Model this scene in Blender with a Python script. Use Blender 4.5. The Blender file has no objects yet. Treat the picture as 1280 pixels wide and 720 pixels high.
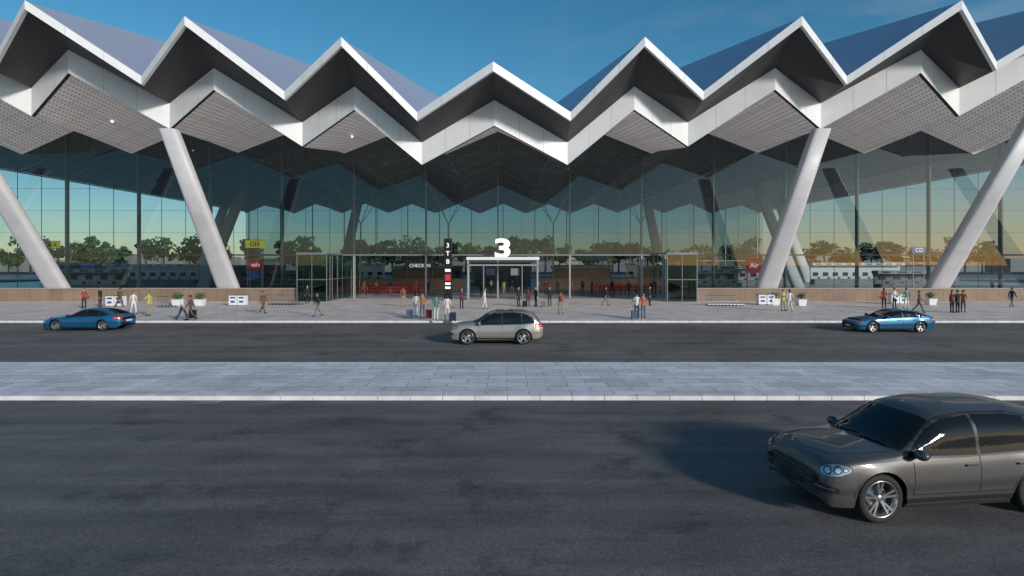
import bpy, bmesh, math, random
from mathutils import Vector, Matrix
from mathutils.bvhtree import BVHTree
random.seed(7)
R = random.random
scene = bpy.context.scene
H = 4.2; F = 700.0; CX = 634.0; HY = 330.0

def link(o, parent=None):
    scene.collection.objects.link(o)
    if parent: o.parent = parent
    return o
def empty(name, loc=(0,0,0), rz=0):
    e = bpy.data.objects.new(name, None); e.empty_display_size = .3
    e.location = loc; e.rotation_euler = (0,0,rz); return link(e)

# ------------------------------------------------------------------ materials
def mat(name, col, rough=.6, metal=0, coat=0, var=0, vscale=5, bump=0, bscale=40, emis=None, spec=.5):
    m = bpy.data.materials.new(name); m.use_nodes = True
    nt = m.node_tree; N = nt.nodes; L = nt.links; b = N['Principled BSDF']
    b.inputs['Base Color'].default_value = (*col, 1); b.inputs['Roughness'].default_value = rough
    b.inputs['Metallic'].default_value = metal; b.inputs['Coat Weight'].default_value = coat
    b.inputs['Coat Roughness'].default_value = .04
    b.inputs['Specular IOR Level'].default_value = spec
    tc = N.new('ShaderNodeTexCoord')
    if var:
        n = N.new('ShaderNodeTexNoise'); n.inputs['Scale'].default_value = vscale; n.inputs['Detail'].default_value = 6
        L.new(tc.outputs['Object'], n.inputs['Vector'])
        r = N.new('ShaderNodeMapRange'); r.inputs['From Min'].default_value = .3; r.inputs['From Max'].default_value = .7
        r.inputs['To Min'].default_value = 1-var; r.inputs['To Max'].default_value = 1+var
        L.new(n.outputs['Fac'], r.inputs['Value'])
        x = N.new('ShaderNodeVectorMath'); x.operation = 'SCALE'; x.inputs[0].default_value = col
        L.new(r.outputs[0], x.inputs['Scale']); L.new(x.outputs[0], b.inputs['Base Color'])
    if bump:
        n2 = N.new('ShaderNodeTexNoise'); n2.inputs['Scale'].default_value = bscale; n2.inputs['Detail'].default_value = 4
        L.new(tc.outputs['Object'], n2.inputs['Vector'])
        bp = N.new('ShaderNodeBump'); bp.inputs['Strength'].default_value = bump; bp.inputs['Distance'].default_value = .02
        L.new(n2.outputs['Fac'], bp.inputs['Height']); L.new(bp.outputs[0], b.inputs['Normal'])
    if emis:
        b.inputs['Emission Color'].default_value = (*emis[:3], 1); b.inputs['Emission Strength'].default_value = emis[3]
    return m

class NB:  # tiny node helper
    def __init__(s, m):
        s.m = m; m.use_nodes = True; s.nt = m.node_tree; s.N = s.nt.nodes; s.L = s.nt.links
    def new(s, t, **k):
        n = s.N.new(t)
        for a, v in k.items(): setattr(n, a, v)
        return n
    def math(s, op, a, b=None, c=None, clamp=False):
        n = s.N.new('ShaderNodeMath'); n.operation = op; n.use_clamp = clamp
        for i, v in enumerate((a, b, c)):
            if v is None: continue
            if isinstance(v, (int, float)): n.inputs[i].default_value = v
            else: s.L.new(v, n.inputs[i])
        return n.outputs[0]
    def noise(s, vec, scale, detail=5, rough=.55, sc=None):
        if sc:
            mp = s.new('ShaderNodeMapping'); mp.inputs['Scale'].default_value = sc; s.L.new(vec, mp.inputs[0]); vec = mp.outputs[0]
        n = s.new('ShaderNodeTexNoise'); n.inputs['Scale'].default_value = scale
        n.inputs['Detail'].default_value = detail; n.inputs['Roughness'].default_value = rough
        s.L.new(vec, n.inputs['Vector']); return n.outputs['Fac']
    def rng(s, v, a, b, c, d):
        n = s.new('ShaderNodeMapRange'); s.L.new(v, n.inputs[0])
        for i, q in enumerate((a, b, c, d)): n.inputs[i+1].default_value = q
        return n.outputs[0]
    def mix(s, f, a, b, blend='MIX'):
        n = s.new('ShaderNodeMix', data_type='RGBA', blend_type=blend)
        for i, v in ((0, f), (6, a), (7, b)):
            if isinstance(v, (int, float)): n.inputs[i].default_value = v
            elif isinstance(v, tuple): n.inputs[i].default_value = (*v, 1)
            else: s.L.new(v, n.inputs[i])
        return n.outputs[2]

def asphalt(name, base):
    m = bpy.data.materials.new(name); s = NB(m); b = s.N['Principled BSDF']
    o = s.new('ShaderNodeTexCoord').outputs['Object']
    big = s.noise(o, .22, 6, .6, (.6, 1, 1)); mid = s.noise(o, 1.3, 6, .65, (.35, 1.2, 1)); fine = s.noise(o, 32, 4, .8); gr = s.noise(o, 11, 5, .7)
    streak = s.noise(o, 1.0, 5, .6, (.03, 1.6, 1)); stain = s.noise(o, .55, 7, .7)
    v = s.math('ADD', s.rng(big, .3, .7, .68, 1.28), s.rng(mid, .3, .7, -.22, .22))
    v = s.math('MULTIPLY', v, s.rng(streak, .3, .7, .78, 1.22))
    v = s.math('MULTIPLY', v, s.rng(fine, .3, .7, .35, 1.8))
    v = s.math('MULTIPLY', v, s.rng(gr, .3, .7, .72, 1.28))
    v = s.math('MULTIPLY', v, s.rng(stain, .32, .46, .45, 1.0))
    vo = s.new('ShaderNodeTexVoronoi', feature='DISTANCE_TO_EDGE'); vo.inputs['Scale'].default_value = .16
    wn = s.new('ShaderNodeTexNoise'); wn.inputs['Scale'].default_value = 1.2; wn.inputs['Detail'].default_value = 6; s.L.new(o, wn.inputs['Vector'])
    vm = s.new('ShaderNodeVectorMath', operation='MULTIPLY_ADD'); s.L.new(wn.outputs['Color'], vm.inputs[0]); vm.inputs[1].default_value = (1.8,1.8,1.8); s.L.new(o, vm.inputs[2])
    s.L.new(vm.outputs[0], vo.inputs['Vector'])
    v = s.math('MULTIPLY', v, s.rng(vo.outputs['Distance'], 0, .005, .75, 1.0))
    sc = s.new('ShaderNodeVectorMath', operation='SCALE'); sc.inputs[0].default_value = base; s.L.new(v, sc.inputs['Scale'])
    s.L.new(sc.outputs[0], b.inputs['Base Color'])
    s.L.new(s.rng(mid, .3, .7, .62, .9), b.inputs['Roughness'])
    bp = s.new('ShaderNodeBump'); bp.inputs['Strength'].default_value = .6; bp.inputs['Distance'].default_value = .012
    s.L.new(fine, bp.inputs['Height']); s.L.new(bp.outputs[0], b.inputs['Normal'])
    return m

def paving(name, c1, c2, mortar, w, h, ms=.02, rough=.7):
    m = bpy.data.materials.new(name); s = NB(m); b = s.N['Principled BSDF']
    o = s.new('ShaderNodeTexCoord').outputs['Object']
    br = s.new('ShaderNodeTexBrick'); s.L.new(o, br.inputs['Vector']); br.inputs['Scale'].default_value = 1
    br.inputs['Brick Width'].default_value = w; br.inputs['Row Height'].default_value = h
    br.inputs['Mortar Size'].default_value = ms; br.inputs['Color1'].default_value = (*c1, 1)
    br.inputs['Color2'].default_value = (*c2, 1); br.inputs['Mortar'].default_value = (*mortar, 1)
    br.inputs['Bias'].default_value = -.1
    n = s.noise(o, .5, 7, .65); n2 = s.noise(o, 9, 4)
    v = s.math('MULTIPLY', s.rng(n, .3, .7, .74, 1.15), s.rng(n2, .3, .7, .88, 1.12))
    sc = s.new('ShaderNodeVectorMath', operation='SCALE'); s.L.new(br.outputs['Color'], sc.inputs[0]); s.L.new(v, sc.inputs['Scale'])
    s.L.new(sc.outputs[0], b.inputs['Base Color']); b.inputs['Roughness'].default_value = rough
    bp = s.new('ShaderNodeBump'); bp.inputs['Strength'].default_value = .4; bp.inputs['Distance'].default_value = .01
    s.L.new(s.math('SUBTRACT', 1, br.outputs['Fac']), bp.inputs['Height']); s.L.new(bp.outputs[0], b.inputs['Normal'])
    return m

def glass(name, tint, refl=.1, rough=0.0):
    m = bpy.data.materials.new(name); s = NB(m); s.N.remove(s.N['Principled BSDF'])
    out = s.N['Material Output']
    t = s.new('ShaderNodeBsdfTransparent'); t.inputs[0].default_value = (*tint, 1)
    g = s.new('ShaderNodeBsdfGlossy'); g.inputs['Roughness'].default_value = rough; g.inputs[0].default_value = (.95,.97,1,1)
    fr = s.new('ShaderNodeFresnel'); fr.inputs[0].default_value = 1.45
    f = s.math('ADD', fr.outputs[0], refl, clamp=True)
    mx = s.new('ShaderNodeMixShader'); s.L.new(f, mx.inputs[0]); s.L.new(t.outputs[0], mx.inputs[1]); s.L.new(g.outputs[0], mx.inputs[2])
    s.L.new(mx.outputs[0], out.inputs[0]); return m

def perforated(name, base, hole, pitch=.42, fill_glow=0):
    m = bpy.data.materials.new(name); s = NB(m); b = s.N['Principled BSDF']
    o = s.new('ShaderNodeTexCoord').outputs['Object']
    sp = s.new('ShaderNodeSeparateXYZ'); s.L.new(o, sp.inputs[0])
    def cell(c, p): return s.math('SUBTRACT', s.math('FRACT', s.math('DIVIDE', c, p)), .5)
    x = cell(sp.outputs[0], pitch); y = cell(sp.outputs[1], pitch)
    r = s.math('SQRT', s.math('ADD', s.math('MULTIPLY', x, x), s.math('MULTIPLY', y, y)))
    holef = s.rng(r, .20, .28, 1, 0)
    px = s.math('ABSOLUTE', cell(sp.outputs[0], pitch*6)); py = s.math('ABSOLUTE', cell(sp.outputs[1], pitch*6))
    seam = s.rng(s.math('MAXIMUM', px, py), .482, .490, 0, 1)
    f = s.math('MAXIMUM', s.math('MULTIPLY', holef, .8), s.math('MULTIPLY', seam, .6))
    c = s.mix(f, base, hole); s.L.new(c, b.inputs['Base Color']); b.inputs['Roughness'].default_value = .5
    s.L.new(c, b.inputs['Emission Color']); b.inputs['Emission Strength'].default_value = fill_glow
    return m

def roofmetal(name, base, metal, rough):
    m = bpy.data.materials.new(name); s = NB(m); b = s.N['Principled BSDF']
    o = s.new('ShaderNodeTexCoord').outputs['Object']; sp = s.new('ShaderNodeSeparateXYZ'); s.L.new(o, sp.inputs[0])
    fx = s.math('FRACT', s.math('MULTIPLY', sp.outputs[1], 1.1))
    seam = s.rng(fx, .0, .06, 1, 0)
    n = s.noise(o, .3, 5)
    c = s.mix(s.math('MULTIPLY', seam, .45), base, tuple(.45*q for q in base))
    c = s.mix(s.rng(n, .3, .7, 0, .25), c, tuple(.75*q for q in base))
    s.L.new(c, b.inputs['Base Color']); b.inputs['Metallic'].default_value = metal; b.inputs['Roughness'].default_value = rough
    return m

M = dict(
 white=mat('white_panel', (.82,.82,.83), .42, var=.05, vscale=.6),
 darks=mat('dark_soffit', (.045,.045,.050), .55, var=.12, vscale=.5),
 perf=perforated('perforated_soffit', (.88,.84,.82), (.26,.24,.23), .42, .10),  # faint even emission added to brighten the shaded soffit; panels are no lamps
 roof=roofmetal('roof_sheet', (.50,.52,.64), .35, .42),
 ceil=mat('ceiling_dark', (.38,.40,.42), .7, var=.15, vscale=.3),
 ceilL=mat('ceiling_strip', (.70,.72,.73), .6),
 col=mat('column_paint', (.62,.61,.63), .45, var=.06, vscale=.8),
 mull=mat('mullion_metal', (.36,.37,.38), .4, metal=.2),
 mull2=mat('mullion_dark', (.20,.23,.24), .4, metal=.2),
 glass=glass('facade_glass', (.50,.58,.59), .02), rglass=glass('rear_glass', (.34,.42,.46), .0),
 gglass=glass('green_glass', (.22,.55,.36), .05),
 stone=paving('stone_cladding', (.25,.175,.125), (.29,.205,.15), (.13,.10,.08), 1.2, 5.0, .02),
 stonecap=mat('stone_cap', (.34,.27,.22), .6, var=.1, vscale=3),
 floor=paving('terminal_floor', (.50,.45,.42), (.56,.50,.46), (.30,.28,.26), 1.2, 1.2, .015, .28),
 asph=asphalt('asphalt', (.122,.110,.106)), asph2=asphalt('asphalt_light', (.140,.124,.117)),
 pave=paving('median_paving', (.80,.765,.785), (.60,.58,.595), (.34,.33,.335), 1.35, .62, .016),
 pave2=paving('sidewalk_paving', (.74,.67,.635), (.65,.59,.555), (.41,.375,.355), .9, .9, .02),
 kerb=mat('kerb_concrete', (.74,.71,.72), .75, var=.15, vscale=2, bump=.3),
 red=mat('red_paint', (.45,.015,.015), .45), yellow=mat('yellow_sign', (.75,.62,.04), .5, emis=(.9,.75,.05,.3)),
 redlit=mat('red_lightbox', (.50,.03,.04), .4, emis=(.8,.03,.05,.15)), bluelit=mat('blue_lightbox', (.05,.12,.4), .4, emis=(.05,.12,.5,.1)),
 black=mat('black_paint', (.012,.012,.014), .3), signw=mat('sign_white', (.82,.82,.82), .5, emis=(1,1,1,.5)),
 metal=mat('steel', (.32,.33,.35), .4, metal=.8), grey=mat('counter_grey', (.20,.21,.23), .5, var=.1, vscale=1),
 cwhite=mat('counter_white', (.78,.78,.79), .45, var=.04, vscale=2), cmid=mat('counter_mid', (.34,.35,.37), .5, var=.1, vscale=1),
 screen=mat('screen_blue', (.02,.03,.06), .2), brownw=mat('timber_panel', (.32,.20,.14), .55, var=.15, vscale=2),
 blue=mat('blue_paint_sign', (.03,.10,.35), .4), ground=mat('ground_soil', (.09,.10,.07), .9, var=.3, vscale=.05),
 leaf=mat('foliage', (.030,.085,.036), .7, var=.5, vscale=.35), leaf2=mat('foliage_light', (.07,.15,.06), .7, var=.4, vscale=.5),
 bark=mat('bark', (.10,.07,.05), .9, var=.3, vscale=3),
 tyre=mat('tyre_rubber', (.018,.018,.018), .75, bump=.2), rim=mat('alloy_rim', (.55,.55,.56), .25, metal=.9),
 cglass=mat('car_glass', (.010,.011,.013), .05, spec=.35), trim=mat('black_trim', (.015,.015,.016), .5),
 chrome=mat('chrome', (.6,.6,.62), .15, metal=1), lamp=mat('headlamp', (.35,.37,.4), .08, metal=.6, coat=1),
 lampw=mat('lamp_lens', (.8,.82,.85), .05, metal=.7, coat=1), tail=mat('tail_lamp', (.45,.01,.01), .12, coat=1),
 dl=mat('downlight', (1,1,1), .5, emis=(1,.97,.9,4)), plate=mat('plate', (.75,.75,.75), .5),
 gap=mat('panel_gap', (.004,.004,.004), .8),
 terra=mat('building_wall', (.35,.34,.33), .8, var=.1, vscale=.2),
)

# ------------------------------------------------------------------ mesh builder
class MB:
    def __init__(s): s.v=[]; s.f=[]; s.m=[]; s.mats=[]; s.sm=[]
    def mi(s, m):
        if m not in s.mats: s.mats.append(m)
        return s.mats.index(m)
    def add(s, vs, fs, m, smooth=False):
        o = len(s.v); s.v += [tuple(v) for v in vs]; k = s.mi(m)
        for f in fs: s.f.append([o+i for i in f]); s.m.append(k); s.sm.append(smooth)
    def quad(s, a, b, c, d, m): s.add([a,b,c,d], [(0,1,2,3)], m)
    def box(s, x0,x1,y0,y1,z0,z1, m, X=None):
        vs = [Vector((x,y,z)) for x in (x0,x1) for y in (y0,y1) for z in (z0,z1)]
        if X: vs = [X @ v for v in vs]
        s.add(vs, [(0,1,3,2),(4,6,7,5),(0,4,5,1),(2,3,7,6),(0,2,6,4),(1,5,7,3)], m)
    def tube(s, p, q, r, m, r2=None, n=8, sq=None):
        p=Vector(p); q=Vector(q); r2 = r if r2 is None else r2
        d=(q-p).normalized(); u=d.orthogonal().normalized() if abs(d.x)>.9 else d.cross(Vector((1,0,0))).normalized(); w=d.cross(u)
        vs=[]
        for c, rr in ((p,r),(q,r2)):
            for i in range(n):
                a=2*math.pi*(i+.5)/n; vs.append(c+u*math.cos(a)*rr+w*math.sin(a)*rr*(sq or 1))
        fs=[(i,(i+1)%n,n+(i+1)%n,n+i) for i in range(n)]+[tuple(range(n))[::-1], tuple(range(n,2*n))]
        s.add(vs, fs, m, n>6)
    def lathe(s, prof, m, n=32, X=None, closed=False):
        vs=[]; k=len(prof)
        for i in range(n):
            a=2*math.pi*i/n
            for r,y in prof:
                v=Vector((r*math.cos(a), y, r*math.sin(a))); vs.append(X@v if X else v)
        fs=[]
        for i in range(n):
            j=(i+1)%n
            for t in range(k if closed else k-1):
                t2=(t+1)%k; fs.append((i*k+t, i*k+t2, j*k+t2, j*k+t))
        s.add(vs, fs, m, True)
    def ball(s, c, r, m, n=12, X=None):
        vs=[];fs=[]; k=n//2+1
        for i in range(n):
            for j in range(k):
                a=2*math.pi*i/n; b=math.pi*j/(k-1)-math.pi/2
                v=Vector((c[0]+r[0]*math.cos(a)*math.cos(b), c[1]+r[1]*math.sin(a)*math.cos(b), c[2]+r[2]*math.sin(b))); vs.append(X@v if X else v)
        for i in range(n):
            for j in range(k-1): fs.append((i*k+j, ((i+1)%n)*k+j, ((i+1)%n)*k+j+1, i*k+j+1))
        s.add(vs, fs, m, True)
    def mesh(s, name):
        me = bpy.data.meshes.new(name); me.from_pydata(s.v, [], s.f)
        for m in s.mats: me.materials.append(m)
        me.polygons.foreach_set('material_index', s.m); me.polygons.foreach_set('use_smooth', s.sm); me.update(); return me
    def obj(s, name, parent=None, loc=(0,0,0), bevel=0):
        o = bpy.data.objects.new(name, s.mesh(name)); o.location = loc; link(o, parent)
        if bevel:
            b=o.modifiers.new('b','BEVEL'); b.width=bevel; b.segments=2; b.limit_method='ANGLE'
        return o

# ------------------------------------------------------------------ ground
def sheet(name, x0,x1,y0,y1,z, m):
    b=MB(); b.quad((x0,y0,z),(x1,y0,z),(x1,y1,z),(x0,y1,z), m); return b.obj(name)
sheet('ground', -2500,2500,-1500,3000,-.02, M['ground'])
sheet('road', -300,300,-14,17.25,0, M['asph'])
sheet('road', -300,300,23.25,40.0,0, M['asph2'])
def slab(name, x0,x1,y0,y1,z, m, kw=.3, near=True, far=True):
    b=MB(); a = y0+(kw if near else 0); c = y1-(kw if far else 0)
    b.box(x0,x1,a,c,-.01,z-.004,m)
    b.obj(name)
    if near or far:
        for yy,f in ((y0,near),(y1-kw,far)):
            if not f: continue
            k=MB(); x=x0
            while x<x1:
                k.box(x+.006,x+1.0-.006,yy,yy+kw,-.01,z+ .002*R(), M['kerb']); x+=1.0
            k.obj('kerb', bevel=.015)
slab('median_strip', -110,110,17.25,23.25,.13, M['pave'])
slab('sidewalk', -110,110,40.0,66.0,.14, M['pave2'], far=False)
sheet('plaza_floor', -110,110,66.0,152,.13, M['floor'])
sheet('airfield_apron', -600,600,152,215,.0, M['cmid'])
sheet('sidewalk', -300,300,-26,-14,.05, M['pave2'])
for i,(x,y) in enumerate([(-9,16.9),(12,16.9),(-20,39.6),(6,39.6),(24,39.6)]):
    b=MB(); b.box(x-.3,x+.3,y-.2,y+.2,-.005,.006,M['black'])
    for k in range(7): b.box(x-.27+k*.085,x-.235+k*.085,y-.18,y+.18,.006,.014,M['metal'])
    b.obj('drain_grate')

# ------------------------------------------------------------------ terminal building
TB = empty('terminal_building', (-1.1,0,0))
def PZ(y,d): return H+(HY-y)/F*d
low=[(0,125,157,48),(91,178,206,49.5),(175,108,137,48),(241,153,183,51),(351,85,112,48.5),(407,129,161,51.5),(533,62,91,49),(580,110,145,52),(722,38,66,49.5),(765,92,127,52.5),(910,15,43,50),(955,72,108,53)]
upp=[(0,77,43.7),(96,140,46),(190,46,44),(262,114,46.5),(386,20,44.3),(441,95,47),(586,0,44.6),(628,77,47.5),(792,-20,45),(830,60,48),(1000,-40,45.5),(1040,40,48.5)]
LOW=[(o/F*d, d, PZ(t,d), PZ(b,d)) for o,t,b,d in low]
UPP=[(o/F*d, d, PZ(t,d)) for o,t,d in upp]
backZ=[(0,20.0),(6.2,17.3),(12.1,19.8),(18.1,17.4),(24.4,19.9),(30.6,17.5),(37,20.0),(43.1,17.4),(49.8,20.1),(56,17.3),(62.5,20.1),(69,17.3)]
def sym(L): return [(-p[0],)+tuple(p[1:]) for p in L[:0:-1]]+list(L)
SL=sym(LOW); SU=sym(UPP); SB=sym(backZ); n=len(SL)
GY=66.0; BY=150.0; TH=.72
def strip(name, A, B, m, parent=TB, solid=0):
    b=MB()
    for i in range(len(A)-1): b.quad(A[i],A[i+1],B[i+1],B[i],m)
    return b.obj(name,parent)
upT=[(x,d,z) for x,d,z in SU]; upB=[(x,d,z-TH) for x,d,z in SU]; upB2=[(x,d+.35,z-TH) for x,d,z in SU]
strip('roof_edge_fascia', upB, upT, M['white'])
strip('roof_edge_cap', upT, [(x,d+.5,z+.0) for x,d,z in SU], M['white'])
strip('roof_edge_underside', upB2, upB, M['white'])
lT=[(x,d,zt) for x,d,zt,zb in SL]; lB=[(x,d,zb) for x,d,zt,zb in SL]
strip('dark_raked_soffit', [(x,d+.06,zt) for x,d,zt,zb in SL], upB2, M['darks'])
strip('lower_fascia', lB, lT, M['white'])
strip('lower_fascia_cap', lT, [(x,d+.06,zt) for x,d,zt,zb in SL], M['white'])
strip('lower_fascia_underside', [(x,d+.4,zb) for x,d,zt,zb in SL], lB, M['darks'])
RISE=.235
strip('roof_sheets', [(x,d+.5,z) for x,d,z in SU], [(x*1.0,BY+6,z+RISE*(BY-d)) for x,d,z in SU], M['roof'])
b=MB()
for A,Bm in ((upT,upB),(lT,lB)):
    for i in range(n-1):
        p=Vector(A[i]);q=Vector(A[i+1]);p2=Vector(Bm[i]);q2=Vector(Bm[i+1]); k=3
        for j in range(1,k):
            t=j/k; a=p.lerp(q,t); c=p2.lerp(q2,t); off=Vector((0,-.006,0)); w=(q-p).normalized()*.013
            b.quad(c-w+off,c+w+off,a+w+off,a-w+off,M['cmid'])
b.obj('fascia_joints',TB)
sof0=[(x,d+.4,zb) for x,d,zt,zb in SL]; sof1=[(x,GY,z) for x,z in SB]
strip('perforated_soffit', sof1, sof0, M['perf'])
strip('soffit_lip', [(x,GY-.1,z-.22) for x,z in SB], [(x,GY-.1,z) for x,z in SB], M['white'])
b=MB()
for i in range(n-1):
    a=Vector(sof0[i]).lerp(Vector(sof0[i+1]),.5); c=Vector(sof1[i]).lerp(Vector(sof1[i+1]),.5)
    if i%4==0:
        p=a.lerp(c,.5); b.tube(p+Vector((0,0,-.06)),p+Vector((0,0,.05)),.08,M['dl'],n=10)
b.obj('downlights',TB)
segs=[66,80,94,108,122,136,150]
b=MB()
def czz(x,z,y): return z+ (y-66)*.012
for k in range(len(segs)-1):
    y0,y1=segs[k],segs[k+1]
    for i in range(n-1):
        a=(SB[i][0],y0,czz(*SB[i],y0)+.02);c=(SB[i+1][0],y0,czz(*SB[i+1],y0)+.02)
        d=(SB[i+1][0],y1,czz(*SB[i+1],y1)+.02);e=(SB[i][0],y1,czz(*SB[i],y1)+.02)
        b.quad(a,c,d,e,M['ceil'])
b.obj('interior_ceiling',TB)
b=MB()
for i in range(n):
    x,z=SB[i]; b.tube((x,GY+.5,z-.1),(x,BY,czz(x,z,BY)-.1),.10,M['ceilL'],n=6)
for yy in (72,80,88,96,106,116,128,140,150):
    for i in range(n-1):
        p=(SB[i][0],yy,czz(*SB[i],yy)-.12);q=(SB[i+1][0],yy,czz(*SB[i+1],yy)-.12)
        b.tube(p,q,.08 if yy<149 else .5,M['ceilL'] if yy<149 else M['ceil'],n=6)
for i in range(0,n-1):
    for yy,y2 in ((67,80),(80,67),(80,96),(96,80)):
        p=(SB[i][0],yy,czz(*SB[i],yy)-.12);q=(SB[i+1][0],y2,czz(*SB[i+1],y2)-.12)
        b.tube(p,q,.05,M['ceilL'],n=6)
b.obj('roof_trusses',TB)
b=MB(); OP=18.3; OZ=5.35
def topz(x):
    for i in range(n-1):
        if SB[i][0]<=x<=SB[i+1][0]:
            t=(x-SB[i][0])/(SB[i+1][0]-SB[i][0]); return SB[i][1]*(1-t)+SB[i+1][1]*t
    return 17
xsx=sorted([p[0] for p in SB]+[-OP,OP])
for xa,xb in zip(xsx[:-1],xsx[1:]):
    z0 = OZ if abs((xa+xb)/2)<OP else .16
    b.quad((xa,GY,z0),(xb,GY,z0),(xb,GY,topz(xb)-.02),(xa,GY,topz(xa)-.02),M['glass'])
b.obj('glass_facade',TB)
strip('rear_glass_wall',[(x,BY+.1,.14) for x,z in SB],[(x,BY+.1,czz(x,z,BY)) for x,z in SB],M['rglass'])
b=MB(); x=-68.0
while x<=68.01:
    z=topz(x)-.02
    big = abs((x/8.5)-round(x/8.5))<.01
    z0=.14 if (abs(x)>OP or big) else OZ
    if big: b.box(x-.09,x+.09,GY+.06,GY+.55,z0,z,M['mull'])
    else: b.box(x-.016,x+.016,GY+.03,GY+.10,z0,z,M['mull2'])
    x+=8.5/3
for z in [2.7,5.3,7.9,10.5,13.1,15.7]:
    if z<5: 
        for sx in (-1,1): b.box(*sorted((sx*OP,sx*68)),GY+.03,GY+.08,z-.012,z+.012,M['mull2'])
    else: b.box(-68,68,GY+.03,GY+.08,z-(.012 if z>6 else .12),z+(.012 if z>6 else .05),M['mull2'])
b.obj('facade_mullions',TB)
b=MB(); x=-68
while x<=68: b.box(x-.10,x+.10,BY-.3,BY,.14,topz(x)+.8,M['mull']); x+=8.5
b.box(-68,68,BY-.2,BY,5.0,5.2,M['mull'])
b.obj('rear_mullions',TB)
for sx in (-1,1):
    b=MB()
    x0,x1=sorted((sx*21.8,sx*68)); b.box(x0,x1,61.0,61.6,.13,1.45,M['stone']); b.box(x0-.06,x1+.06,60.92,61.7,1.45,1.58,M['stonecap'])
    b.box(*sorted((sx*21.8,sx*22.4)),61.6,65.9,.13,1.45,M['stone'])
    b.box(x0,x1,61.6,65.9,.12,1.2,M['stonecap'])
    b.obj('stone_plinth',TB)
    b=MB(); x0,x1=sorted((sx*5.6,sx*25)); b.box(x0,x1,90,90.5,.12,1.75,M['brownw']); b.box(x0,x1,89.9,90.6,1.75,1.85,M['stonecap'])
    x0,x1=sorted((sx*9,sx*19)); b.box(x0,x1,98,99,.12,3.4,M['brownw']); b.box(x0-.2,x1+.2,97.8,99.2,3.4,3.9,M['cmid'])
    b.obj('interior_screen_wall',TB)
b=MB(); b.box(-5.5,5.5,104,108,.12,4.4,M['grey']); b.box(-6,6,103.6,108.4,4.4,4.9,M['cwhite'])
for i in range(5): b.box(-4.8+i*2,-3.4+i*2,103.9,103.98,.12,2.8,M['screen'])
b.obj('interior_kiosk_block',TB)
def column(name, X, y0,z0,y1,z1,w0,w1,dp, m, dx=0, par=TB):
    b=MB(); vs=[];N=16
    for t in (0,.02,.5,1):
        cy=y0+(y1-y0)*t; cz=z0+(z1-z0)*t; w=(w0+(w1-w0)*t)/2; cx=X+dx*t
        for i in range(N):
            a=2*math.pi*(i+.5)/N; c=math.cos(a); s_=math.sin(a)
            ex=.45; px=math.copysign(abs(c)**ex,c)*w; py=math.copysign(abs(s_)**ex,s_)*dp/2
            vs.append((cx+px,cy+py,cz))
    fs=[(r*N+i,r*N+(i+1)%N,(r+1)*N+(i+1)%N,(r+1)*N+i) for r in range(3) for i in range(N)]
    fs+=[tuple(range(3*N,4*N))]
    b.add(vs,fs,m,True); return b.obj(name,par)
for sx in (-1,1):
    column('raking_column',sx*29.6,61.9,1.3,50.9,16.4,2.35,1.5,1.2,M['col'])
    column('raking_column',sx*48.4,61.9,1.3,49.6,18.2,2.45,1.6,1.2,M['col'])
    column('raking_column',sx*67,61.9,1.3,49.6,18.2,2.45,1.6,1.2,M['col'])
    column('interior_column',sx*50,94,0.1,100,20,2.0,1.6,1.2,M['col'],dx=-sx*5)
    column('interior_column',sx*37,128,0.1,132,19,2.4,2.0,1.2,M['col'],dx=-sx*3)
    column('interior_column',sx*70,128,0.1,132,19,2.4,2.0,1.2,M['col'],dx=-sx*5)
    b=MB()
    for bx_,by_ in ((9,96),(24,96)):
        b.tube((sx*bx_,by_,.1),(sx*bx_,by_,11),.16,M['ceilL'],r2=.12,n=8)
        for ddx,ddy in ((-4,-4),(4,-4),(-4,4),(4,4)):
            zz=topz(sx*bx_+ddx)+ (by_-66)*.012-.2
            b.tube((sx*bx_,by_,11),(sx*bx_+ddx,by_+ddy,zz),.07,M['ceilL'],r2=.05,n=6)
    b.obj('tree_column_struts',TB)
for sx in (-1,1):
    b=MB(); xa,xb=sorted((sx*18.4,sx*21.6)); hh=5.3
    y0,y1=60.5,74
    b.quad((xa,y0,.15),(xb,y0,.15),(xb,y0,hh),(xa,y0,hh),M['gglass'])
    for xx in (xa,xb): b.quad((xx,y0,.15),(xx,y1,.15),(xx,y1,hh),(xx,y0,hh),M['gglass'])
    b.box(xa-.1,xb+.1,y0-.1,y1,hh,hh+.14,M['mull2'])
    yy=y0
    while yy<=y1:
        for xx in (xa,xb): b.box(xx-.04,xx+.04,yy-.04,yy+.04,.14,hh,M['mull2'])
        b.box(xa+.05,xb-.05,yy-.04,yy+.04,hh-.1,hh,M['mull2']); yy+=1.9
    b.box((xa+xb)/2-.03,(xa+xb)/2+.03,y0-.03,y0+.03,.14,hh,M['mull2'])
    b.box(xa,xb,y0-.03,y0+.03,2.5,2.56,M['mull2'])
    for xx in (xa,xb): b.box(xx-.03,xx+.03,y0+.05,y1,2.5,2.56,M['mull2'])
    b.obj('glass_wind_lobby',TB)

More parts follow.
